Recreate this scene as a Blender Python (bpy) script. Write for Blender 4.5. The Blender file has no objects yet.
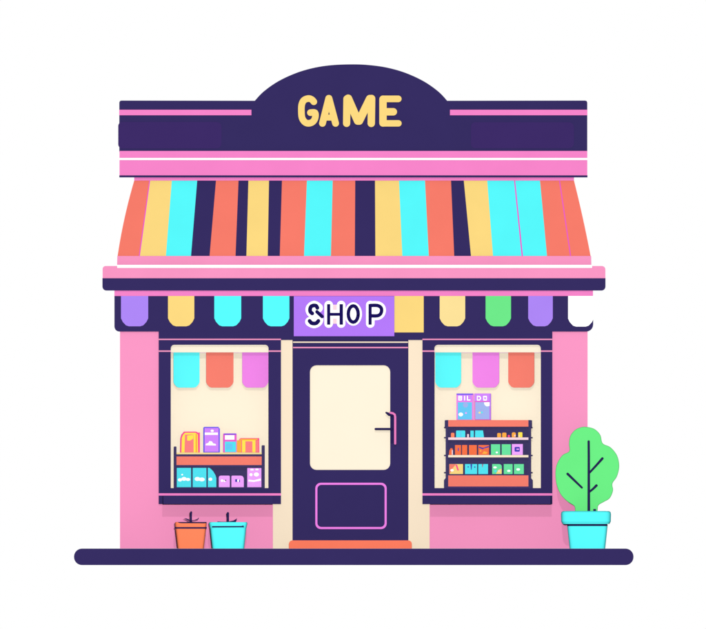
import bpy, bmesh, math

# ------------------------------------------------------------------ scale
# one unit of the drawing (706 x 629) is one centimetre of the shop
def X(p): return (p - 353.0) * 0.01
def Z(p): return (565.0 - p) * 0.01
S = 0.01

scene = bpy.context.scene
col = scene.collection

# ------------------------------------------------------------------ light levels
AMBIENT = 1.0      # white surroundings
FRONT = 3.6       # lamp behind the viewer
HIGH = 0.78        # lamp above and in front
HIGH_ELEV = math.atan(0.4)
GAIN = AMBIENT + FRONT + HIGH * math.cos(HIGH_ELEV)

# ------------------------------------------------------------------ materials
def lin(c):
    c /= 255.0
    return c / 12.92 if c <= 0.04045 else ((c + 0.055) / 1.055) ** 2.4

MATS = {}
def mat(name, hexa, rough=0.65, spec=0.0, vary=0.05, scale=3.0, gain=1.0):
    """matte painted surface: base colour is the seen colour divided by the light it gets, with a faint uneven tone"""
    m = bpy.data.materials.new(name); m.use_nodes = True
    nt = m.node_tree; b = nt.nodes['Principled BSDF']
    rgb = [min(0.9, lin(int(hexa[i:i+2], 16)) / GAIN * gain) for i in (0, 2, 4)]
    tc = nt.nodes.new('ShaderNodeTexCoord')
    no = nt.nodes.new('ShaderNodeTexNoise'); no.inputs['Scale'].default_value = scale
    no.inputs['Detail'].default_value = 4
    mx = nt.nodes.new('ShaderNodeMix'); mx.data_type = 'RGBA'
    mx.inputs[6].default_value = (*[v * (1 - vary) for v in rgb], 1)
    mx.inputs[7].default_value = (*[min(0.95, v * (1 + vary)) for v in rgb], 1)
    nt.links.new(tc.outputs['Object'], no.inputs['Vector'])
    nt.links.new(no.outputs['Fac'], mx.inputs[0])
    nt.links.new(mx.outputs[2], b.inputs['Base Color'])
    b.inputs['Roughness'].default_value = rough
    b.inputs['Specular IOR Level'].default_value = spec
    MATS[name] = m
    return m

mat('navy', '372E63'); mat('navy_plum', '3E2C69'); mat('ink', '2B2358')
mat('pink_wall', 'FB98C6', vary=0.03, scale=1.2, gain=1.03); mat('pink_trim', 'F986CC'); mat('pink_light', 'FB98C6'); mat('pink_line', 'F79AC4')
mat('coral', 'FA7E6C'); mat('cyan', '57FCFF', gain=1.04); mat('yellow', 'FFDC82'); mat('yellow_pale', 'FEE39A')
mat('cream', 'FFF2DA', vary=0.015, gain=1.06); mat('cream_in', 'FFF0D6', vary=0.015, gain=1.08); mat('cream_column', 'FFEBCF', vary=0.015)
mat('white', 'FFFFFF', gain=1.25, vary=0.01)
mat('violet', 'AF88F8'); mat('violet_sign', 'B67BFB'); mat('magenta', 'F585EC'); mat('magenta_line', 'EE5BD0')
mat('green', '6EF287'); mat('green_tab', '6FEB8B'); mat('coral_step', 'FC7C5F', gain=1.08); mat('terracotta', 'FC8259', gain=1.2); mat('cyan_pot', '57FCFF', gain=1.12); mat('letter_blue', '1A1258')
mat('orange', 'EE6A3C', gain=1.12); mat('amber', 'F9A73B', gain=1.12); mat('sun_yellow', 'FFE04A', gain=1.12); mat('hot_pink', 'F8458C', gain=1.12); mat('rose', 'F57A7E', gain=1.12)
mat('lilac', 'EBA0FA', gain=1.12); mat('purple_box', 'CB80F7', gain=1.12); mat('blue_edge', '6A5CF0'); mat('aqua', '48DEEC', gain=1.12); mat('aqua_soft', '66CDFB')
mat('mint', '63DD9A', gain=1.12); mat('sky_violet', 'A3B8F4'); mat('pale_pink', 'FFDCE6'); mat('royal', '3A35B5'); mat('plum_red', 'B02A55')
mat('soil', '2A2350')
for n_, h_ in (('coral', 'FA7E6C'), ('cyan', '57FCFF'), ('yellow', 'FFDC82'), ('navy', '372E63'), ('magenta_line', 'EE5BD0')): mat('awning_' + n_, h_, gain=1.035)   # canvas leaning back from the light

g = bpy.data.materials.new('window_glass'); g.use_nodes = True
nt = g.node_tree; nt.nodes.clear()
out = nt.nodes.new('ShaderNodeOutputMaterial'); mixs = nt.nodes.new('ShaderNodeMixShader')
tr = nt.nodes.new('ShaderNodeBsdfTransparent'); gl = nt.nodes.new('ShaderNodeBsdfGlossy')
gl.inputs['Roughness'].default_value = 0.6
mixs.inputs[0].default_value = 0.001
nt.links.new(tr.outputs[0], mixs.inputs[1]); nt.links.new(gl.outputs[0], mixs.inputs[2])
nt.links.new(mixs.outputs[0], out.inputs['Surface'])
MATS['glass'] = g

# ------------------------------------------------------------------ mesh builder
class Build:
    """collects shapes with several materials and links them as ONE mesh object"""
    def __init__(self): self.bm = bmesh.new(); self.mats = []
    def mi(self, m):
        if m not in self.mats: self.mats.append(m)
        return self.mats.index(m)
    def box(self, x0, x1, p0, p1, y0, y1, m):
        """x and height in drawing units, y in metres"""
        return self.plate([[(x0, p0), (x1, p0), (x1, p1), (x0, p1)]], y0, y1, m)
    def plate(self, loops, y0, y1, m):
        """flat outline (loops: outer, then holes, in drawing units) with thickness from y0 to y1"""
        i = self.mi(m); bm = self.bm
        fr, bk, edges = [], [], []
        for lp in loops:
            a = [bm.verts.new((X(p), y0, Z(q))) for p, q in lp]
            b = [bm.verts.new((X(p), y1, Z(q))) for p, q in lp]
            fr.append(a); bk.append(b)
        for ring in (fr, bk):
            es = []
            for a in ring:
                for k in range(len(a)): es.append(bm.edges.new((a[k], a[(k + 1) % len(a)])))
            r = bmesh.ops.triangle_fill(bm, use_beauty=True, use_dissolve=False, edges=es)
            for f in r['geom']:
                if isinstance(f, bmesh.types.BMFace): f.material_index = i
        for a, b in zip(fr, bk):
            n = len(a)
            for k in range(n):
                f = bm.faces.new((a[k], a[(k + 1) % n], b[(k + 1) % n], b[k])); f.material_index = i
        return self
    def stroke(self, pts, r, y0, y1, m, step=0.0004):
        """pen stroke with round ends; every segment stands a hair prouder than the last"""
        for k in range(len(pts) - 1):
            (ax, ay), (bx, by) = pts[k], pts[k + 1]
            t = math.atan2(by - ay, bx - ax); o = []
            for j in range(13):
                u = t + math.pi / 2 + math.pi * j / 12; o.append((ax + r * math.cos(u), ay + r * math.sin(u)))
            for j in range(13):
                u = t - math.pi / 2 + math.pi * j / 12; o.append((bx + r * math.cos(u), by + r * math.sin(u)))
            self.plate([o], y0 - step * (k % 9), y1, m)
        return self
    def tube(self, pts, r, m, seg=10):
        """round bar through points (drawing x, drawing height, y metres), radius in metres"""
        from mathutils import Vector
        i = self.mi(m); P = [Vector((X(a), c, Z(b))) for a, b, c in pts]
        rs = r if isinstance(r, (list, tuple)) else [r] * len(P)
        rings = []
        for k, p in enumerate(P):
            d = (P[min(k + 1, len(P) - 1)] - P[max(k - 1, 0)]).normalized()
            u = d.cross(Vector((0.13, 1, 0.07))).normalized(); v = d.cross(u)
            rings.append([self.bm.verts.new(p + (u * math.cos(2 * math.pi * j / seg) + v * math.sin(2 * math.pi * j / seg)) * rs[k]) for j in range(seg)])
        for a, b in zip(rings, rings[1:]):
            for j in range(seg):
                f = self.bm.faces.new((a[j], a[(j + 1) % seg], b[(j + 1) % seg], b[j])); f.material_index = i; f.smooth = True
        for c, p, s_ in ((rings[0], P[0], P[0] - P[1]), (rings[-1], P[-1], P[-1] - P[-2])):     # domed ends
            d = s_.normalized(); prev = c; rad = (c[0].co - p).length
            for a in (35, 65):
                nx = [self.bm.verts.new(p + (v.co - p) * math.cos(math.radians(a)) + d * rad * math.sin(math.radians(a))) for v in c]
                for j in range(seg):
                    f = self.bm.faces.new((prev[j], prev[(j + 1) % seg], nx[(j + 1) % seg], nx[j])); f.material_index = i; f.smooth = True
                prev = nx
            self.bm.faces.new(prev).material_index = i
        return self
    def loft(self, loops, m, smooth=False):
        """closed skin through loops of 3-D points"""
        i = self.mi(m)
        R = [[self.bm.verts.new(p) for p in lp] for lp in loops]
        for a, b in zip(R, R[1:]):
            n = len(a)
            for j in range(n):
                f = self.bm.faces.new((a[j], a[(j + 1) % n], b[(j + 1) % n], b[j])); f.material_index = i; f.smooth = smooth
        for a in (R[0], R[-1]):
            es = [self.bm.edges.get((a[j], a[(j + 1) % len(a)])) for j in range(len(a))]
            for f in bmesh.ops.triangle_fill(self.bm, use_beauty=True, edges=es)['geom']:
                if isinstance(f, bmesh.types.BMFace): f.material_index = i
        return self
    def link(self, name, parent=None, bevel=0.0):
        bm = self.bm
        bmesh.ops.recalc_face_normals(bm, faces=bm.faces)
        me = bpy.data.meshes.new(name)
        org = (0, 0, 0)
        if parent is not None: org = WORLD[parent.name]
        else:
            xs = [v.co.x for v in bm.verts]; ys = [v.co.y for v in bm.verts]; zs = [v.co.z for v in bm.verts]
            org = ((min(xs) + max(xs)) / 2, (min(ys) + max(ys)) / 2, min(zs))
        bmesh.ops.translate(bm, verts=bm.verts, vec=[-c for c in org])
        bm.to_mesh(me); bm.free()
        for m in self.mats: me.materials.append(MATS[m])
        o = bpy.data.objects.new(name, me); col.objects.link(o)
        if parent is not None: o.parent = parent; WORLD[o.name] = org
        else: o.location = org; WORLD[o.name] = org
        if bevel:
            b = o.modifiers.new('soft_edges', 'BEVEL'); b.width = bevel; b.segments = 2; b.limit_method = 'ANGLE'
        return o

WORLD = {}     # world position of the origin each object hangs from
def tag(o, label=None, cat=None, group=None, kind=None):
    if label: o['label'] = label
    if cat: o['category'] = cat
    if group: o['group'] = group
    if kind: o['kind'] = kind
    return o
def thing(name, loc, label, cat, group=None):
    o = bpy.data.objects.new(name, None); col.objects.link(o); o.location = loc
    o.empty_display_size = 0.1
    WORLD[o.name] = loc
    return tag(o, label, cat, group)

def rr(x0, x1, p0, p1, tl=0, tr=0, br=0, bl=0, n=5):
    """rectangle outline with rounded corners (p0 is the upper edge)"""
    o = []
    for cx, cy, r, a in ((x0 + tl, p0 + tl, tl, 180), (x1 - tr, p0 + tr, tr, 270), (x1 - br, p1 - br, br, 0), (x0 + bl, p1 - bl, bl, 90)):
        if r <= 0: o.append((cx, cy)); continue
        for k in range(n + 1):
            t = math.radians(a + 90 * k / n); o.append((cx + r * math.cos(t), cy + r * math.sin(t)))
    return o
def chamf(x0, x1, p0, p1, c):
    """hanging tab: square top, softly cut lower corners"""
    return [(x0, p0), (x1, p0), (x1, p1 - c), (x1 - c * .22, p1 - c * .55), (x1 - c * .62, p1 - c * .12), (x1 - c, p1), (x0 + c, p1), (x0 + c * .62, p1 - c * .12), (x0 + c * .22, p1 - c * .55), (x0, p1 - c)]
def smooth(pts, n=6, closed=True):
    """Catmull-Rom curve through points"""
    o = []; N = len(pts)
    for k in range(N if closed else N - 1):
        g_ = lambda j: pts[(k + j) % N] if closed else pts[max(0, min(N - 1, k + j))]
        p0, p1, p2, p3 = g_(-1), g_(0), g_(1), g_(2)
        for s in range(n):
            t = s / n
            o.append(tuple(0.5 * (2 * p1[i] + (p2[i] - p0[i]) * t + (2 * p0[i] - 5 * p1[i] + 4 * p2[i] - p3[i]) * t * t + (-p0[i] + 3 * p1[i] - 3 * p2[i] + p3[i]) * t ** 3) for i in (0, 1)))
    if not closed: o.append(tuple(pts[-1]))
    return o

# ------------------------------------------------------------------ pavement slab
SLAB_TOP = 548.5
b = Build(); b.plate([rr(74, 633.5, SLAB_TOP, 565, 8, 8, 8, 8, 8)], -0.62, 3.3, 'navy')
tag(b.link('pavement'), 'dark navy pavement slab with rounded ends under the shop', 'pavement', kind='structure')

# ------------------------------------------------------------------ the shop
shop = thing('shop_building', (0, 0, Z(SLAB_TOP)), 'pink game shop front with striped awning, arched navy top and two display windows', 'shop')

b = Build()                                                       # street wall with openings, sides and back
L, R_, D0, D1 = (165, 275), (428, 547), 291, 409.6
b.plate([[(120, 296), (587.6, 296), (587.6, SLAB_TOP - .1), (D1, SLAB_TOP - .1), (D1, 339.3), (D0, 339.3), (D0, SLAB_TOP - .1), (120, SLAB_TOP - .1)],
         [(L[0], 341.5), (L[1], 341.5), (L[1], 491), (L[0], 491)], [(R_[0], 341.5), (R_[1], 341.5), (R_[1], 491), (R_[0], 491)]], 0.0, 0.16, 'pink_wall')
b.box(120, 136, 296, SLAB_TOP - .1, 0.16, 3.0, 'pink_wall'); b.box(571.6, 587.6, 296, SLAB_TOP - .1, 0.16, 3.0, 'pink_wall')
b.box(136, 571.6, 296, SLAB_TOP - .1, 2.84, 3.0, 'pink_wall')
b.link('wall', shop)
b = Build(); b.box(136, 571.6, 170, 258, 0.62, 2.9, 'pink_wall').box(122, 585.6, 258, 295.5, 0.1, 2.98, 'pink_wall')
b.link('roof', shop)

for x0, x1 in ((272.9, 292.5), (408.4, 429.6)):                    # cream pilasters beside the door
    b = Build(); b.box(x0, x1, 340, SLAB_TOP - .1, -0.012, 0.15, 'cream_column'); b.link('pilaster', shop)

b = Build(); b.box(158.7, 552.3, 328, 338.7, -0.028, 0.004, 'navy'); b.box(158.7, 281, 338.7, 340, -0.030, 0.003, 'pink_line')
b.box(422.4, 552.3, 338.7, 340, -0.030, 0.003, 'pink_line'); b.box(281, 422.4, 338.7, 340, -0.026, 0.003, 'navy')
b.link('lintel', shop)

# --- parapet with its arch and lettering
arc = [(447.2, 100.8), (438.4, 91.6), (423.7, 81.3), (405.2, 72.8), (386.8, 67.6), (369, 65.1), (353, 64.4)]
arc = arc + [(706 - 353 - (x - 351) + -2, y) for x, y in reversed(arc[:-1])]
arc = smooth(arc, 5, closed=False)
out_l = [(119.3, 152), (119.3, 102.5), (120, 101), (121.5, 100.6)] + list(reversed(arc)) + [(585, 100.6), (586.6, 101), (587.3, 102.5), (587.3, 152)]
b = Build(); b.plate([out_l], 0.34, 0.60, 'navy')
parapet = b.link('parapet', shop)
b = Build(); b.box(119.2, 251.4, 109.8, 115.3, 0.333, 0.342, 'pink_trim'); b.link('trim_stripe', parapet); b = Build(); b.box(450, 587.4, 109.8, 115.3, 0.333, 0.342, 'pink_trim')
b.link('trim_stripe', parapet)
b = Build(); b.plate([rr(118.2, 221.5, 122, 148.5, 4, 5, 5, 4)], 0.336, 0.345, 'navy_plum'); b.link('faint_patch', parapet); b = Build(); b.plate([rr(471, 574, 122.3, 148.3, 4, 5, 5, 4)], 0.336, 0.345, 'navy_plum')  # faint purple patches like erased marks, built as thin plates, no real panels
b.link('faint_patch', parapet)

b = Build()                                                       # GAME
q = lambda pts: [(290 + a / 5.883, 85 + c / 5.883) for a, c in pts]
yl = (0.318, 0.341)
G = smooth([(140, 99), (128, 86), (108, 80), (82, 90), (69, 116), (67, 155), (71, 194), (88, 219), (110, 226), (134, 217), (148, 194), (147, 164), (120, 163)], 4, False)
b.stroke(q(G), 3.3, *yl, 'yellow')
b.stroke(q([(228, 79), (191, 226)]), 3.4, 0.3165, 0.341, 'yellow').stroke(q([(229, 79), (268, 226)]), 3.4, 0.3160, 0.341, 'yellow').stroke(q([(206, 192), (254, 192)]), 3.0, 0.3155, 0.341, 'yellow')
b.stroke(q([(333, 226), (335, 82)]), 3.6, 0.3150, 0.341, 'yellow').stroke(q([(342, 80), (399, 211)]), 4.0, 0.3145, 0.341, 'yellow')
b.stroke(q([(407, 211), (470, 82)]), 4.0, 0.3140, 0.341, 'yellow').stroke(q([(480, 80), (478, 226)]), 3.7, 0.3135, 0.341, 'yellow')
b.stroke(q([(547, 84), (547, 224)]), 3.7, 0.3165, 0.341, 'yellow').stroke(q([(546, 82), (637, 82)]), 3.3, 0.3160, 0.341, 'yellow')
b.stroke(q([(548, 158), (608, 158)]), 3.7, 0.3155, 0.341, 'yellow').stroke(q([(546, 226), (638, 226)]), 3.2, 0.3150, 0.341, 'yellow')
tag(b.link('lettering', parapet), 'rounded yellow capital letters reading GAME')

b = Build(); b.box(119.5, 587.3, 151, 175.4, 0.31, 0.62, 'pink_trim')
cornice = b.link('cornice', shop)
b = Build(); b.box(119.3, 587.5, 158, 160.1, 0.303, 0.315, 'white'); b.link('white_line', cornice)
b = Build(); b.box(119.3, 587.5, 175.4, 177.5, 0.300, 0.62, 'navy'); b.link('drip_edge', cornice)
b = Build(); b.box(134.2, 574, 177.5, 180.6, 0.335, 0.6, 'pink_trim'); b.link('awning_rail', cornice)

# --- striped awning: a sloping, hipped canopy running back from the eave to the cornice
TOP, BOT, LOW = 180.6, 256.0, 264.9
YT, YB = 0.345, 0.0
def yy(p): return YT + (YB - YT) * (p - TOP) / (LOW - TOP)
seq = ['coral', 'magenta_line', 'yellow', 'cyan', 'navy', 'coral', 'navy', 'yellow', 'navy', 'coral', 'cyan', 'coral', 'navy', 'yellow', 'cyan', 'coral', 'navy', 'yellow', 'cyan', 'magenta_line', 'cyan', 'coral', 'magenta_line', 'coral']
xt = [134.2, 149.2, 150.2, 171.8, 197.2, 216, 238.5, 248.4, 269, 282, 306.9, 332.7, 355.2, 375, 399, 425, 451, 463.8, 487.2, 514, 515.2, 540, 559, 560, 574]
xb = [117.6, 138.8, 139.9, 165.9, 191, 209.6, 235.5, 246.4, 267.7, 279.8, 304, 330.9, 354.8, 375.4, 402.3, 428.8, 454.2, 471, 493, 521.6, 523, 547, 570, 571.1, 590.6]
N = 10
b = Build(); bm = b.bm
def edge_x(k, t):                       # slight sag of the two outer edges
    s = xt[k] + (xb[k] - xt[k]) * t
    e = 4 * t * (1 - t)
    if k == 0: s -= 1.4 * e
    if k == len(xt) - 1: s += 0.6 * e
    return s
grid = [[bm.verts.new((X(edge_x(k, j / N)), yy(TOP + (BOT - TOP) * j / N), Z(TOP + (BOT - TOP) * j / N))) for j in range(N + 1)] for k in range(len(xt))]
for k, c in enumerate(seq):
    i = b.mi('awning_' + c)
    for j in range(N): bm.faces.new((grid[k][j], grid[k + 1][j], grid[k + 1][j + 1], grid[k][j + 1])).material_index = i
ic = b.mi('awning_coral')
for g_ in (grid[0], grid[-1]):          # hipped ends run back to the side walls
    back = [bm.verts.new((v.co.x, 1.2, v.co.z)) for v in g_]
    for j in range(N): bm.faces.new((g_[j], g_[j + 1], back[j + 1], back[j])).material_index = ic
awning = b.link('awning', shop)
b = Build(); b.plate([[(117.3, BOT), (591.2, BOT), (591.4, LOW), (117.1, LOW)]], -0.004, 1.2, 'pink_light'); b.link('awning_border', awning)

b = Build(); b.plate([rr(102.6, 605.4, 266, 278.2, 3, 3.5, 0, 0)], -0.058, 0.3, 'pink_light'); b.plate([rr(102.4, 605.5, 278.2, 290.6, 0, 0, 4, 4)], -0.060, 0.3, 'navy')
eave = b.link('eave', shop)
b = Build(); b.box(117.2, 592, 264.9, 267.9, -0.066, 0.0, 'white'); b.link('white_line', eave)
b = Build(); b.box(114.4, 593, 290.6, 296, -0.034, 0.1, 'pink_trim'); b.link('soffit_strip', eave)

b = Build(); b.plate([rr(114.4, 593.2, 296, 331.6, 0, 0, 7, 5)], -0.030, 0.0985, 'navy')
valance = b.link('valance', shop)
tabs = [(121, 148.2, 326.3, 'violet'), (168, 194.3, 326.3, 'yellow'), (214.3, 241.2, 326.3, 'cyan'), (262.9, 289.4, 326.3, 'cyan'), (439.7, 465.2, 326.3, 'yellow_pale'), (485.6, 511, 326.3, 'green_tab'), (528.2, 552.8, 326.3, 'violet'), (568.1, 593.6, 326.6, 'white')]
for x0, x1, p1, c in tabs:
    b = Build(); b.plate([chamf(x0, x1, 296, p1, 8.0)], -0.040, -0.029, c)
    tag(b.link('valance_tab', valance), {'violet': 'violet tab', 'yellow': 'yellow tab', 'cyan': 'cyan tab', 'yellow_pale': 'pale yellow tab', 'green_tab': 'green tab', 'white': 'white tab'}[c])
b = Build(); b.box(394.4, 423.7, 296, 332.4, -0.040, -0.029, 'yellow'); tag(b.link('blank_panel', valance), 'plain yellow panel right of the SHOP sign')

# --- windows
for x0, x1, o0, o1, r0, r1, l0, l1 in ((158.7, 281, 170.8, 268.6, 166, 274, 163.2, 272.8), (422.4, 552.3, 434.4, 540.8, 429, 546, 429.8, 550.6)):
    w = bpy.data.objects.new('window', None); col.objects.link(w); w.parent = shop
    w.location = (X((x0 + x1) / 2), 0, Z(504) - Z(SLAB_TOP)); WORLD[w.name] = (X((x0 + x1) / 2), 0, Z(504))
    b = Build(); b.plate([[(x0, 340), (x1, 340), (x1, 493.2), (x0, 493.2)], rr(o0, o1, 344.8, 488, 3.5, 3.5, 0, 0)], -0.026, 0.045, 'navy')
    b.link('frame', w)
    b = Build(); b.box(x0, o0, 350.4, 351.8, -0.030, -0.025, 'pink_line'); b.link('frame_line', w); b = Build(); b.box(o1, x1, 350.4, 351.8, -0.030, -0.025, 'pink_line'); b.link('frame_line', w)
    b = Build(); b.box(x0, x1, 493.2, 495.5, -0.030, 0.0, 'pink_trim').box(x0, x1, 495.5, 504, -0.033, 0.0, 'navy').box(l0, l1, 495.55, 503.95, -0.29, -0.033, 'navy'); b.link('sill', w)
    b = Build(); b.box(o0 - 1, o1 + 1, 343.8, 489, 0.020, 0.024, 'glass'); b.link('glass_pane', w)
    b = Build()                                                   # cream display recess: back, sides, top and floor
    b.box(r0, r1, 342, 490.5, 0.180, 0.315, 'cream_in').box(r0 - 1.5, r0, 342, 490.5, 0.046, 0.315, 'cream_in').box(r1, r1 + 1.5, 342, 490.5, 0.046, 0.315, 'cream_in')
    b.box(r0, r1, 488.9, 490.5, 0.046, 0.1795, 'cream_in').box(r0, r1, 342, 343, 0.046, 0.1795, 'cream_in')
    b.link('display_recess', w)
    b = Build(); b.box(r0 + .1, r1 - .1, 343.1, 352.3, 0.028, 0.038, 'cream'); b.link('added_strip', w)  # cream strip added near the glass so the frame's shadow misses the window top

# --- door
door = bpy.data.objects.new('door', None); col.objects.link(door); door.parent = shop
door.location = (X(350.5), 0, 0); WORLD[door.name] = (X(350.5), 0, Z(SLAB_TOP))
b = Build(); b.plate([[(292.5, 340), (408.4, 340), (408.4, 541), (292.5, 541)], rr(310, 390.2, 365.3, 469.8, 6.5, 6.5, 6.5, 6.5)], 0.005, 0.07, 'navy'); b.link('door_leaf', door)
b = Build(); b.box(293, 408, 341.5, 342.8, -0.001, 0.006, 'cream_column').box(293, 408, 346.9, 348.2, -0.001, 0.006, 'pink_line'); b.link('head_moulding', door)
b = Build(); b.plate([rr(308, 392, 363, 472, 6, 6, 6, 6)], 0.022, 0.03, 'cream'); b.link('door_glass', door)
b = Build(); b.plate([rr(315.3, 386.7, 482.7, 529, 5.5, 5.5, 5.5, 5.5), rr(317.4, 384.6, 484.8, 526.9, 4, 4, 4, 4)], -0.002, 0.006, 'magenta'); b.link('kick_panel', door)
b = Build()
b.tube([(390.3, 412.8, -0.045), (393.0, 413.3, -0.047), (394.8, 414.6, -0.049), (395.2, 417, -0.05), (395.2, 430, -0.05), (395.2, 443.5, -0.05)], 0.0125, 'pink_trim')
b.tube([(395.2, 440, -0.05), (395.2, 440, 0.006)], 0.009, 'ink').tube([(390.5, 414, -0.045), (391.0, 414.5, 0.006)], 0.009, 'ink')
b.tube([(391.6, 415, -0.040), (389.0, 414.3, -0.041), (386.2, 412.6, -0.043)], [0.014, 0.016, 0.009], 'ink')
b.tube([(391.5, 429, -0.03), (375.6, 429, -0.03)], 0.0115, 'ink').tube([(391.8, 429, -0.03), (391.8, 429, 0.006)], 0.0115, 'ink')
b.plate([rr(390.4, 393.6, 413.5, 443, 1, 1, 1, 1)], -0.010, 0.006, 'ink')
b.link('handle', door)
b = Build(); b.plate([rr(288.9, 411.8, 540.3, SLAB_TOP - .05, 3.5, 3.5, 0, 0)], -0.16, 0.06, 'coral_step'); b.link('doorstep', shop)

# ------------------------------------------------------------------ SHOP sign
sx = (293.8, 394.3)
sign = thing('shop_sign', (X(344), -0.05, Z(336.2)), 'purple hanging sign board reading SHOP in dark letters above the door', 'sign')
b = Build(); b.box(sx[0], sx[1], 296.2, 336.2, -0.052, -0.031, 'violet_sign'); b.link('board', sign)
k = 5.043
q = lambda pts: [(290 + a / k, 290 + c / k) for a, c in pts]
Sw = smooth([(142, 90), (122, 78), (103, 92), (106, 112), (126, 124), (144, 140), (140, 160), (120, 169), (100, 160)], 3, False)
Pw = smooth([(405, 78), (440, 78), (458, 88), (462, 104), (456, 121), (440, 130), (405, 130)], 3, False)
Ow = [(319 + 25 * math.cos(t * math.pi / 10), 121 + 41 * math.sin(t * math.pi / 10)) for t in range(21)]
b = Build(); r = 4.3; y0 = -0.0545
b.stroke(q(Sw), 4.7, y0, -0.051, 'white', .0002)
b.plate([q([(92, 130), (102, 118), (140, 150), (120, 165)])], y0 - .0019, -0.051, 'white').stroke(q([(195, 76), (195, 169)]), r, y0 - .0021, -0.051, 'white').stroke(q([(258, 76), (258, 169)]), r, y0 - .0023, -0.051, 'white').stroke(q([(195, 122), (258, 122)]), r, y0 - .0025, -0.051, 'white')
b.plate([q(smooth([(319 + 44 * math.cos(t * math.pi / 8), 121 + 59 * math.sin(t * math.pi / 8)) for t in range(16)], 2))], y0 - .0027, -0.051, 'white')
b.stroke(q(Pw), r, y0, -0.051, 'white', .0002).stroke(q([(405, 76), (405, 169)]), r, y0 - .0021, -0.051, 'white')
b.box(290 + 200 / k, 290 + 250 / k, 290 + 74 / k, 290 + 170 / k, -0.0545, -0.051, 'pale_pink')
b.box(290 + 410 / k, 290 + 450 / k, 290 + 85 / k, 290 + 125 / k, -0.0545, -0.051, 'white')
tag(b.link('letter_outline', sign), 'thick white outline around the sign letters')
b = Build(); r = 1.75; y0 = -0.0605; yb = -0.054
b.stroke(q(smooth([(138, 90), (132, 80), (119, 78), (106, 84), (101, 98), (103, 110), (112, 118)], 3, False)), 1.95, y0, yb, 'letter_blue')
b.stroke(q([(136, 110), (162, 134)]), 1.75, y0, yb, 'letter_blue')
b.stroke(q(smooth([(99, 156), (108, 166), (121, 169), (134, 166), (143, 156)], 3, False)), 1.95, y0, yb, 'letter_blue')
bar = lambda x0, x1, p0, p1, lift: b.box(290 + x0 / k, 290 + x1 / k, 290 + p0 / k, 290 + p1 / k, y0 - lift, yb, 'letter_blue')
bar(187, 203, 71, 175, .001); bar(250, 267, 71, 175, .001); bar(200, 252, 115, 130, .0015)
b.stroke(q(Ow), r, y0, yb, 'letter_blue')
b.stroke(q(Pw), r, y0, yb, 'letter_blue')
bar(396, 412, 71, 175, .004)
tag(b.link('lettering', sign), 'dark blue capital letters reading SHOP')

# ------------------------------------------------------------------ pennants hanging in the windows
for x0, x1, flags, lab in ((166, 274, [(173.5, 199.6, 'cyan'), (206.1, 233.5, 'coral'), (242.2, 268.4, 'magenta')], 'three pennants in the left window: cyan, coral, then magenta'),
                           (429, 546, [(435.2, 461.1, 'cyan'), (472.5, 499.2, 'magenta'), (508.2, 534.3, 'coral')], 'three pennants in the right window: cyan, magenta, then coral')):
    t = thing('pennant_string', (X((x0 + x1) / 2), 0.10, Z(352.6)), lab, 'bunting', 'pennant strings hung behind the shop windows')
    b = Build(); b.box(x0, x1, 351.9, 353.1, 0.118, 0.124, 'pale_pink'); b.link('cord', t)
    for f0, f1, c in flags:
        b = Build(); b.plate([chamf(f0, f1, 352.4, 387.6, 5.5)], 0.110, 0.1175, c)
        tag(b.link('pennant', t), {'cyan': 'cyan pennant', 'coral': 'coral pennant', 'magenta': 'magenta pennant'}[c])

# ------------------------------------------------------------------ left window: low shelf and its goods
FL = 488.9
YF, YK = 0.085, 0.179                      # front and back of the shelf
t = thing('display_shelf', (X(219), 0.18, Z(FL)), 'coral and navy two-tier display shelf in the left window', 'shelf')
for x0, x1, p in ((173.9, 176.5, 446.4), (261.7, 264.8, 445.2)):
    b = Build(); b.plate([rr(x0, x1, p, FL, .6, .6, 0, 0)], YF - .004, YK, 'navy'); b.link('post', t)
b = Build(); b.box(176.5, 261.7, 452.5, 454.2, YF + .001, YK, 'yellow_pale').box(176.5, 261.7, 454.2, 456.4, YF, YK, 'navy'); b.link('top_board', t)
b = Build(); b.box(176.5, 261.7, 456.4, 465, YF + .001, YF + .02, 'coral'); b.link('front_board', t)
b = Build(); b.box(176.5, 261.7, 465, 467.2, YF, YK, 'navy'); b.link('rail', t)
b = Build(); b.box(176.5, 261.7, 456.4, 465, YK - .02, YK, 'navy').box(176.5, 261.7, 467.2, 487.2, YK - .02, YK, 'navy'); b.link('back_board', t)
b = Build(); b.box(176.5, 261.7, 487.2, FL, YF, YK, 'navy'); b.link('base_board', t)

class Item(Build):
    """a packed good: a body and printed fields, one mesh"""
    def body(self, outline, y0, y1, m): self.y0 = y0; return self.plate([outline], y0, y1, m)
    def field(self, outline, m, lift=1):
        return self.plate([outline], self.y0 - 0.0015 * lift, self.y0 + 0.001, m)
    def done(self, name, label, cat, group, bevel=0.0): return tag(self.link(name, bevel=bevel), label, cat, group)
def R4(x0, x1, p0, p1, r=0): return rr(x0, x1, p0, p1, r, r, r, r, 3) if r else [(x0, p0), (x1, p0), (x1, p1), (x0, p1)]
def blob(cx, cy, rx, ry, n=10): return [(cx + rx * math.cos(2 * math.pi * j / n), cy + ry * math.sin(2 * math.pi * j / n)) for j in range(n)]

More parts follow.
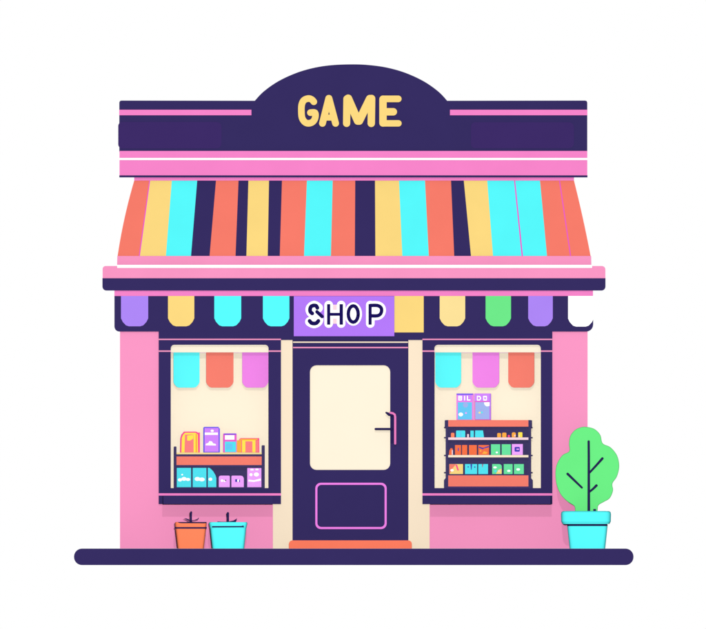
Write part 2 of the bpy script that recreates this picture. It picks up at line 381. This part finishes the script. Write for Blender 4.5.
GT = 'goods on top of the low shelf in the left window'
GB = 'goods in the lower tier of the low shelf'
ST = 452.4                                # things stand here
kx = 7.354
q1 = lambda a, c: (172 + a / kx, 422 + c / kx)
i = Item(); i.body([(180.1, ST), (180.4, 438), (181.4, 434.6), (184, 431.5), (196, 431.5), (198.2, 432.6), (199.9, 432.3), (199.9, ST)], 0.105, 0.172, 'hot_pink')
i.field([(181.4, ST - .1), (181.8, 438), (183, 435), (185, 432.7), (195.5, 432.7), (197.8, 434.5), (198.1, ST - .1)], 'sun_yellow')
i.field([(184.5, ST - .2), (185, 434.6), (193.6, 434.6), (193.6, ST - .2)], 'rose', 2).field([(187.2, 435.6), (193.4, 434.9), (193.2, 438.6), (190, 440.6), (187.2, 440.6)], 'sun_yellow', 3)
i.field([(195.6, ST - .2), (195.6, 433.6), (197, 434), (197.1, ST - .2)], 'amber', 2)
i.done('arched_box', 'yellow and pink arched box, leftmost on top of the low shelf', 'box', GT)
i = Item(); i.body([(203.4, ST), (203.4, 427.5), (204.2, 426.8), (218.3, 426.8), (219.9, 428.8), (219.9, ST)], 0.105, 0.172, 'blue_edge')
i.field(R4(204.6, 218.6, 428, ST - .7), 'purple_box').field(R4(204.8, 217.8, 432.6, 434.8), 'white', 2).field(blob(212.2, 430.8, 1.6, 1.2), 'white', 2)
i.field([(205.6, 445.2), (206, 443.6), (208.2, 443), (209.5, 441), (212, 441.4), (213, 443.3), (215.8, 444), (216, 445.4)], 'white', 2)
i.done('tall_box', 'tall purple box with white cloud print on the low shelf', 'box', GT)
i = Item(); i.body(R4(223.2, 236.6, 433.3, ST, .7), 0.100, 0.172, 'magenta_line'); i.field(R4(223.9, 236.2, 433.5, 434.6), 'blue_edge').field(R4(225, 234.4, 435.2, 439.6), 'white')
i.field(R4(224.9, 235.9, 441.6, ST - .4), 'aqua').field(R4(226, 232.5, 443.5, 449.5), 'aqua_soft', 2)
i.done('small_box', 'small box with white top and cyan lower half on the low shelf', 'box', GT)
i = Item(); i.body([(238.4, ST), (238.6, 440.2), (240.4, 438), (259.2, 438), (259.4, ST)], 0.105, 0.172, 'hot_pink')
i.field(R4(242, 255.6, 439.2, ST - .2), 'sun_yellow').field(R4(245.4, 252.4, 441.2, ST - .2), 'rose', 2).field(R4(237, 241.4, 440.2, ST - .2), 'amber').field(R4(240.2, 257.6, 438.6, 440.1), 'amber', 2).field(R4(255.4, 258.6, 440.4, ST - .3), 'rose', 1.5)
i.done('low_box', 'low yellow and red box, rightmost on top of the low shelf', 'box', GT)
SB = 487.1
def clouds(i, pts):
    for n_, (cx, cy, rx, ry) in enumerate(pts): i.field(blob(cx, cy, rx, ry), 'white', 1 + .25 * n_)
i = Item(); i.body(R4(176.8, 191.1, 467.8, SB), 0.095, 0.157, 'aqua'); clouds(i, [(180, 479.8, 2.2, 1.6), (184, 478.8, 2.6, 1.9), (188, 479.4, 2.2, 1.5)]); i.field(blob(182.2, 474.6, .9, .8), 'white')
i.done('cyan_carton', 'cyan carton with wide white cloud band, leftmost in the lower tier', 'box', GB)
i = Item(); i.body(R4(192.7, 206.4, 467.8, SB), 0.095, 0.157, 'aqua'); clouds(i, [(197.4, 478.9, 2.8, 2.0), (201.8, 479.4, 3.0, 1.9)])
i.done('cyan_carton', 'cyan carton with two white cloud puffs, between two cyan packs', 'box', GB)
i = Item(); i.body([(207.8, SB), (207.8, 467.6), (209.8, 468), (213, 471), (215.4, 475), (216.3, 478), (216.3, SB)], 0.095, 0.157, 'aqua'); i.field(blob(210.4, 479.2, 1.9, 1.6), 'white')
i.done('slanted_carton', 'cyan carton with a curved sloping top right corner in the lower tier', 'box', GB)
i = Item(); i.body(rr(218.8, 229.8, 475.6, SB, 2, 1, 0, 0, 3), 0.095, 0.16, 'lilac'); clouds(i, [(222, 480.6, 1.3, 1.3), (224.6, 481, 1.1, .9)]); i.field(blob(225.6, 480.3, .6, .7), 'ink', 2.5)
i.done('lilac_pack', 'small lilac pack with white specks, next to the sloping carton', 'box', GB)
i = Item(); i.body(rr(231.4, 243.8, 475.6, SB, 1, 3, 0, 0, 3), 0.095, 0.16, 'lilac'); clouds(i, [(238.4, 480.6, 1.4, 1.2)]); i.field(R4(235.2, 237.2, 479.2, 481.8), 'royal', 2).field(R4(239, 239.9, 479.6, 482), 'royal', 2)
i.done('lilac_pack', 'small lilac pack with blue print, before the tall lilac carton', 'box', GB)
i = Item(); i.body(R4(247.3, 261.4, 468, SB), 0.095, 0.157, 'lilac'); clouds(i, [(251, 474.6, 1.6, 1.5), (256.4, 474.4, 2.6, 2.0), (252, 469.6, 1.8, .9), (257, 469.4, 1.8, .8)]); i.field([(248.6, 479.6), (254, 480.2), (260.8, 478.4), (260.8, 480.6), (254, 481.8), (248.4, 481.4)], 'white', 2.2)
i.done('lilac_carton', 'taller lilac carton with a white stripe at the right of the lower tier', 'box', GB)

# ------------------------------------------------------------------ right window: tall rack and its goods
t = thing('display_rack', (X(488), 0.18, Z(FL)), 'tall coral and navy display rack with cream shelves in the right window', 'shelf')
for sgn, x0, x1 in ((-1, 445.6, 448.2), (1, 528.4, 531)):
    b = Build(); b.box(x0, x1, 420, FL, YF - .004, YK, 'navy')
    xo = x0 if sgn < 0 else x1
    for p in (427.6, 437.6, 455.4, 472.6): b.box(min(xo, xo + sgn * 1.6), max(xo, xo + sgn * 1.6), p - .7, p + .7, YF + .02, YF + .04, 'ink')
    b.plate([[(xo, 478), (xo + sgn * 1.7, 480), (xo + sgn * 1.7, FL), (xo, FL)]], YF - .002, YK - .002, 'navy')
    b.box(min(xo, xo + sgn * .9), max(xo, xo + sgn * .9), 420.2, 427, YF - .002, YK - .002, 'navy')
    b.link('post', t)
b = Build(); b.box(448.2, 528.4, 420, 426.6, YF + .001, YK, 'coral'); b.link('top_board', t)
for p0, p1, m in ((437.4, 439.8, 'pale_pink'), (455, 457.3, 'cream_column')):
    b = Build(); b.box(448.2, 528.4, p0, p1, YF + .001, YK - .021, m); b.link('shelf_board', t)
b = Build(); b.box(448.2, 528.4, 474.1, 475.3, YF, YK - .021, 'navy'); b.link('lower_board', t)
b = Build(); b.box(448.2, 528.4, 475.3, 486.4, YF + .001, YF + .02, 'coral'); b.link('plinth', t)
b = Build(); b.box(448.2, 528.4, 486.4, FL, YF + .003, YK - .021, 'navy_plum'); b.link('base_board', t)
b = Build(); b.box(448.2, 528.4, 426.6, FL - .1, YK - .02, YK, 'navy'); b.link('back_board', t)

GR = 'two game boxes on top of the display rack'
P = 419.9
kz = 7.432
def word(i, strokes, lift):
    for n_, s in enumerate(strokes): i.stroke(s, .52, i.y0 - .0015 * lift - .0002 * n_, i.y0, 'white', .0001)
i = Item(); i.body(R4(456.4, 473.7, 393.4, P, .4), 0.105, 0.172, 'magenta'); i.field(R4(456.6, 473, 393.5, 394.8), 'blue_edge').field(R4(457.6, 471.8, 394.8, 400.9), 'purple_box').field(R4(457.8, 472, 402.2, P - .4), 'aqua_soft')
i.field(blob(465.5, 405, 2.6, 2.6), 'sky_violet', 2).field(blob(460.8, 414.4, 2.3, 1.9), 'white', 2).field(blob(466, 413, 1, .9), 'lilac', 2)
word(i, [[(458.8, 396.2), (458.8, 400)], [(458.8, 396.2), (461.4, 396.4)], [(461.6, 396.4), (461.4, 400)], [(458.8, 400), (461.4, 400)], [(458.8, 398), (461.4, 398)], [(464.6, 396.2), (464.6, 400)], [(467.4, 396.2), (467.4, 400)], [(467.4, 400), (470, 400)]], 2)
i.done('game_box', 'left violet game box with a rounded white spot low on its front', 'game box', GR)
i = Item(); i.body(R4(474.3, 491, 393.4, P, .4), 0.105, 0.172, 'magenta_line'); i.field(R4(474.5, 490.8, 393.5, 401), 'purple_box').field(R4(489.6, 490.8, 394, P - .3), 'violet_sign', 1.5).field(R4(475.2, 489.4, 402, P - .6), 'sky_violet')
i.field(blob(481.5, 406, 4.4, 3.8), 'sky_violet', 2).field([(484, 402.4), (489.6, 402.2), (489.6, 405.8), (486.6, 406.4), (484.6, 404.8)], 'white', 2.6).field(blob(479.6, 412.6, 1.2, 1.1), 'yellow_pale', 2).field(blob(481.8, 412.4, 1, 1), 'aqua', 2.4)
word(i, [[(477.4, 396.2), (477.4, 400)], [(477.4, 396.2), (479.6, 396.4)], [(479.8, 396.4), (480.6, 398)], [(480.6, 398.4), (479.6, 400)], [(477.4, 400), (479.4, 400)], [(483.8, 396.4), (486.2, 396.4)], [(486.4, 396.4), (486.4, 399.8)], [(486.2, 400), (483.8, 400)], [(483.8, 400), (483.6, 396.4)]], 2)
i.done('game_box', 'right violet game box with a white patch near its top right corner', 'game box', GR)

ku = 7.432
Y0, Y1 = 0.097, 0.155
G1 = 'small goods on the top shelf of the rack'
S1 = 437.3
def item(name, label, cat, grp, outline, m, fields=(), y0=Y0, y1=Y1):
    i = Item(); i.body(outline, y0, y1, m)
    for n_, (o, c) in enumerate(fields): i.field(o, c, 1 + .3 * n_)
    return i.done(name, label, cat, grp)
item('small_jar', 'small coral jar at the left end of the rack top shelf', 'jar', G1, rr(451, 454.4, 432.8, S1, .9, .9, .2, .2, 3), 'terracotta')
item('cyan_block', 'cyan pack with a darker middle seam on the rack top shelf', 'box', G1, rr(456.1, 465.2, 430.5, S1, .8, .8, .2, .2, 3), 'aqua', [(R4(460.3, 461.2, 431, S1 - .2), 'aqua_soft')])
item('small_tube', 'tiny pale pink tube between two cyan packs on the rack', 'tube', G1, rr(467.2, 468.9, 434, S1, .5, .5, .1, .1, 3), 'pale_pink')
item('cyan_block', 'slim cyan pack beside the wide slanted cyan pack', 'box', G1, R4(470.4, 473.8, 430.6, S1), 'aqua')
item('cyan_block', 'wide cyan pack with slanted side, rightmost cyan on the rack top shelf', 'box', G1, [(475, S1), (475.2, 430.4), (483, 430.4), (484, S1)], 'aqua')
item('small_jar', 'amber jar nearest the middle of the rack top shelf', 'jar', G1, rr(497.2, 501, 433, S1, .9, .9, .2, .2, 3), 'amber')
item('small_jar', 'larger amber jar left of the tiny pink ball', 'jar', G1, rr(502.2, 506.4, 432.6, S1, .9, .9, .2, .2, 3), 'amber')
item('small_ball', 'tiny dark pink ball between amber jars on the rack', 'ball', G1, blob(508.8, S1 - 1.25, 1.25, 1.25), 'hot_pink', y0=.1, y1=.125)
item('small_jar', 'amber jar right of the tiny pink ball', 'jar', G1, rr(511.8, 515.8, 432.3, S1, 1.4, 1.4, .8, .8, 3), 'amber', [(blob(515, 435.6, .8, 1), 'pale_pink')])
item('small_jar', 'bright yellow jar at the right of the rack top shelf', 'jar', G1, rr(518.2, 522.4, 432.2, S1, .7, .7, .2, .2, 3), 'sun_yellow', [(R4(518.8, 519.6, 435, S1 - .2), 'pale_pink')])
G2 = 'boxes on the middle shelf of the rack'
S2 = 454.9
item('orange_bottle', 'small orange bottle at the left end of the rack middle shelf', 'bottle', G2, [(449, S2), (449.4, 450.6), (450.6, 448.2), (452.4, 448.2), (452.8, 450), (453, S2)], 'orange', [(R4(451.8, 452.9, 450, S2 - .2), 'pale_pink')])
item('orange_carton', 'orange carton with a dark blue dash on the rack middle shelf', 'box', G2, R4(455, 461, 445, S2), 'orange', [(R4(457.9, 458.8, 447.8, 451), 'royal')])
item('orange_carton', 'plain narrow orange carton directly right of the one with a dash', 'box', G2, R4(462, 467.2, 445, S2), 'orange')
item('orange_carton', 'plain orange carton left of the blue striped orange box', 'box', G2, R4(469, 476.8, 445, S2), 'orange')
item('orange_carton', 'orange box with dark blue zigzag stripe across its front', 'box', G2, R4(478.3, 489, 445, S2), 'orange', [([(478.8, 446.4), (483, 447.8), (488.8, 445.8), (488.8, 447.2), (484, 448.4), (483, 449.4), (478.8, 447.6)], 'royal'), (blob(480.6, 450.8, 1, .8), 'amber'), ([(482, 453.8), (484, 451), (487.8, 452.4), (486, 454)], 'amber')])
item('green_carton', 'green carton with white speck at its foot on the middle shelf', 'box', G2, R4(491, 500.2, 444.2, S2), 'mint', [(blob(496.8, 452.4, 1.1, .9), 'white'), (blob(494.6, 450, 1.2, .9), 'green')])
item('green_carton', 'plain green carton left of the lilac box on the middle shelf', 'box', G2, R4(501.7, 510.8, 444.2, S2), 'mint', [(R4(503.4, 508.6, 445.4, 446.2), 'green')])
item('lilac_carton', 'lilac box with a dark blue square emblem on the middle shelf', 'box', G2, R4(511.9, 522.8, 444, S2), 'lilac', [(rr(514.6, 519.8, 446.9, 451.6, .8, .8, .8, .8, 3), 'royal'), (R4(516.4, 519, 448.6, 449.8), 'lilac')])
G3 = 'boxes on the bottom shelf of the rack'
S3 = 474.0
item('orange_carton', 'yellow and coral box with pink slash, leftmost on the bottom shelf', 'box', G3, R4(449.3, 463, 464, S3), 'yellow', [([(449.4, 464.1), (456, 464.1), (452, 469), (449.8, S3 - .2), (449.4, S3 - .2)], 'coral'), ([(455.4, 464.6), (457, 464.4), (459, 470.2), (457.4, 470.6)], 'hot_pink'), (blob(452, 470.2, 1.7, 1.2), 'white')])
item('cyan_carton', 'cyan carton with a dark notch at its top, on the bottom shelf', 'box', G3, R4(465, 477.1, 464, S3), 'aqua', [([(470.4, 464.1), (472.2, 464.1), (471.6, 469.8), (471, 469.8)], 'royal'), (blob(468.2, 466.8, .7, .7), 'royal'), (blob(474.8, 467, .7, .7), 'royal')])
item('cyan_carton', 'narrower cyan carton with a red tick, left of the green packs', 'box', G3, R4(478.3, 488, 464, S3), 'aqua', [([(482, 464.1), (483.2, 464.1), (482.7, 467.4), (482.3, 467.4)], 'plum_red')])
item('green_carton', 'green and yellow patterned box with rounded corner on the bottom shelf', 'box', G3, rr(492.2, 501.8, 464, S3, .2, 2.6, .2, .2, 4), 'mint', [([(496, S3 - .2), (498, 470), (501.6, 468.6), (501.6, S3 - .2)], 'yellow'), (blob(495, 467.4, 1.8, 1), 'white'), (blob(499, 471, 1.1, .9), 'pale_pink'), (blob(495.4, 471, 1.4, 1.2), 'aqua')])
item('green_carton', 'green carton with low white speck, between two green packs at the bottom', 'box', G3, R4(503.8, 512.6, 464, S3), 'mint', [(blob(508.8, 470.8, 1.7, 1.1), 'white')])
item('green_carton', 'green carton with centred white spot, rightmost on the bottom shelf', 'box', G3, R4(514, 523.8, 464, S3), 'mint', [(blob(518.2, 469.4, 1.9, 1.2), 'white')])

# ------------------------------------------------------------------ potted plants on the pavement
def sq(cx, cy, rx, ry, zp, n=48, e=8.0):
    """rounded square ring of 3-D points at drawing height zp"""
    o = []
    for j in range(n):
        t = 2 * math.pi * j / n; c, s = math.cos(t), math.sin(t)
        o.append((X(cx) + rx * S * math.copysign(abs(c) ** (2 / e), c), cy + ry * S * math.copysign(abs(s) ** (2 / e), s), Z(zp)))
    return o
def pot(parent, cx, cy, rows, m):
    b = Build(); b.loft([sq(cx, cy, r_, r_, p) for p, r_ in rows], m); return b.link('pot', parent)
GP = 'potted seedlings under the left window'
t = thing('potted_seedling', (X(190.8), -0.30, Z(SLAB_TOP)), 'orange pot with a thin dark seedling under the left window', 'potted plant', GP)
p_ = pot(t, 190.8, -0.30, [(SLAB_TOP - .05, 13.0), (529, 15.3), (526.5, 15.6), (523.2, 15.9), (522, 15.4)], 'terracotta')
b = Build(); b.loft([sq(190.8, -0.30, 15.9, 15.9, 528.6), sq(190.8, -0.30, 16.0, 16.0, 527)], 'ink'); b.link('rim_band', p_)
b = Build(); b.loft([sq(191.4, -0.30, 15.2, 15.75, 523.9), sq(191.4, -0.30, 15.2, 16.1, 522.3), sq(191.4, -0.30, 15.0, 15.4, 521.9)], 'soil'); b.link('soil', t)
b = Build(); b.tube([(190.9, 522.6, -0.40), (191, 517, -0.40), (191.2, 512.1, -0.40)], [0.012, 0.009, 0.010], 'ink'); b.link('stem', t)
for pts in ([(190.9, 521.4), (188.8, 519.2), (186, 518.2), (183.4, 518.5), (186, 519.3), (188.8, 520.8)], [(191, 520.4), (194.6, 519.8), (197.6, 518.7), (199, 517.2), (198.6, 519.2), (195.4, 520.2), (192, 521)]):
    b = Build(); b.plate([pts], -0.404, -0.396, 'ink'); b.link('leaf', t)
t = thing('potted_seedling', (X(228.3), -0.30, Z(SLAB_TOP)), 'cyan pot with a thin dark seedling under the left window', 'potted plant', GP)
p_ = pot(t, 228.2, -0.30, [(SLAB_TOP - .05, 16.0), (529, 18.0), (524, 19.2), (522.8, 19.2), (522, 18.6)], 'cyan_pot')
b = Build(); b.plate([[(212, 526), (241.6, 525.9), (243.4, 525.3), (244.2, 527.2), (212, 527.4)]], -0.4925, -0.470, 'ink'); b.link('rim_band', p_)
b = Build(); b.plate([[(217, 521.3), (222, 521.6), (228, 521.6), (236.8, 520), (235.6, 522.5), (218.4, 522.6)]], -0.42, -0.2, 'soil'); b.link('soil', t)
b = Build(); b.tube([(228, 522.2, -0.425), (228, 518, -0.425), (227.9, 513.1, -0.425)], [0.011, 0.010, 0.012], 'ink'); b.link('stem', t)
b = Build(); b.plate([[(229, 521.3), (233.5, 520.4), (237.2, 518.2), (236.2, 520.8), (232, 521.9)]], -0.43, -0.422, 'ink'); b.link('leaf', t)

tx, ty = 587.4, -0.265
t = thing('potted_tree', (X(tx), ty, Z(SLAB_TOP)), 'bright green rounded tree with dark branches in a big cyan pot', 'potted plant')
p_ = pot(t, tx, ty, [(SLAB_TOP - .05, 17.8), (526, 20.2)], 'cyan_pot')
b = Build(); b.loft([sq(586, ty, 23.5, 23.5, 523.9), sq(586, ty, 24.8, 24.8, 521.5), sq(586, ty, 25.0, 25.0, 514), sq(586, ty, 24.6, 24.6, 512), sq(586, ty, 23.0, 23.0, 511)], 'cyan'); b.link('rim', p_)
b = Build(); b.loft([sq(tx, ty, 19.9, 20.0, 526.3), sq(tx, ty, 20.3, 20.5, 525), sq(tx, ty, 19.9, 20.0, 523.8)], 'ink'); b.link('rim_band', p_)
kt = 3.7
pts = [(280, 62), (312, 70), (334, 92), (343, 123), (372, 138), (396, 168), (404, 207), (396, 245), (379, 272), (381, 298), (369, 326), (347, 340), (327, 353), (316, 380), (248, 380), (238, 356), (212, 338), (188, 313), (172, 275), (168, 230), (175, 196), (194, 167), (219, 152), (218, 125), (223, 96), (239, 75), (258, 65)]
cr = smooth([(510 + a / kt, 410 + c / kt) for a, c in pts], 6)
def offset(lp, d):
    o = []; n = len(lp)
    for j in range(n):
        ax, ay = lp[j - 2]; bx, by = lp[(j + 2) % n]
        l = math.hypot(bx - ax, by - ay) or 1
        o.append((lp[j][0] - (by - ay) / l * d, lp[j][1] + (bx - ax) / l * d))
    return o
b = Build()
b.loft([[(X(a), ty + yo, Z(c)) for a, c in offset(cr, ins)] for yo, ins in ((-0.09, .55), (-0.086, .2), (-0.075, 0), (-0.03, 0), (0.08, 0), (0.14, 1.0), (0.17, 3))], 'green')
b.link('crown', t)
yf = ty - 0.092
T = lambda a, c, y=yf: (510 + a / kt, 410 + c / kt, y)
b = Build(); b.tube([T(291.5, 385), T(291.5, 250), T(291.5, 170), T(291, 116)], [0.0135, 0.0125, 0.012, 0.0115], 'ink'); b.link('trunk', t)
for pts in ([(295, 231), (318, 206), (342, 179)], [(266, 287), (240, 262), (213, 236)], [(295, 302), (308, 291), (320, 279)]):
    b = Build(); b.tube([T(a, c) for a, c in pts], [0.010, 0.011, 0.0125], 'ink'); b.link('branch', t)
b = Build(); b.box(510 + 308 / kt, 510 + 318 / kt, 410 + 366 / kt, 511.2, ty - .11, ty - .09, 'ink'); b.link('twig', t)
b = Build(); b.loft([sq(586, ty, 20, 20, 514), sq(586, ty, 20, 20, 510.9)], 'soil'); b.link('soil', t)

# ------------------------------------------------------------------ light and camera
w = bpy.data.worlds.new('World'); scene.world = w; w.use_nodes = True
bg = w.node_tree.nodes['Background']; bg.inputs[0].default_value = (1, 1, 1, 1); bg.inputs[1].default_value = AMBIENT

from mathutils import Vector
def lamp(name, pos, target, level, size):
    d = (Vector(target) - Vector(pos)); dist = d.length
    l = bpy.data.lights.new(name, 'AREA'); l.shape = 'DISK'; l.size = size
    l.energy = level * math.pi ** 2 * dist ** 2
    o = bpy.data.objects.new(name, l); col.objects.link(o); o.location = pos
    o.rotation_euler = d.to_track_quat('-Z', 'Y').to_euler()
AIM = (0, 0, 2.5)
lamp('front_lamp', (0, -70, 2.5), AIM, FRONT, 1.2)
lamp('high_lamp', (0, -55 * math.cos(HIGH_ELEV), 2.5 + 55 * math.sin(HIGH_ELEV)), AIM, HIGH, 1.0)

cam = bpy.data.cameras.new('camera'); cam.type = 'ORTHO'; cam.ortho_scale = 7.06; cam.clip_end = 200
co = bpy.data.objects.new('camera', cam); col.objects.link(co)
co.location = (0, -14, (565 - 314.5) * S); co.rotation_euler = (math.pi / 2, 0, 0)
scene.camera = co
scene.view_settings.view_transform = 'Standard'; scene.view_settings.look = 'None'
scene.view_settings.exposure = 0; scene.view_settings.gamma = 1
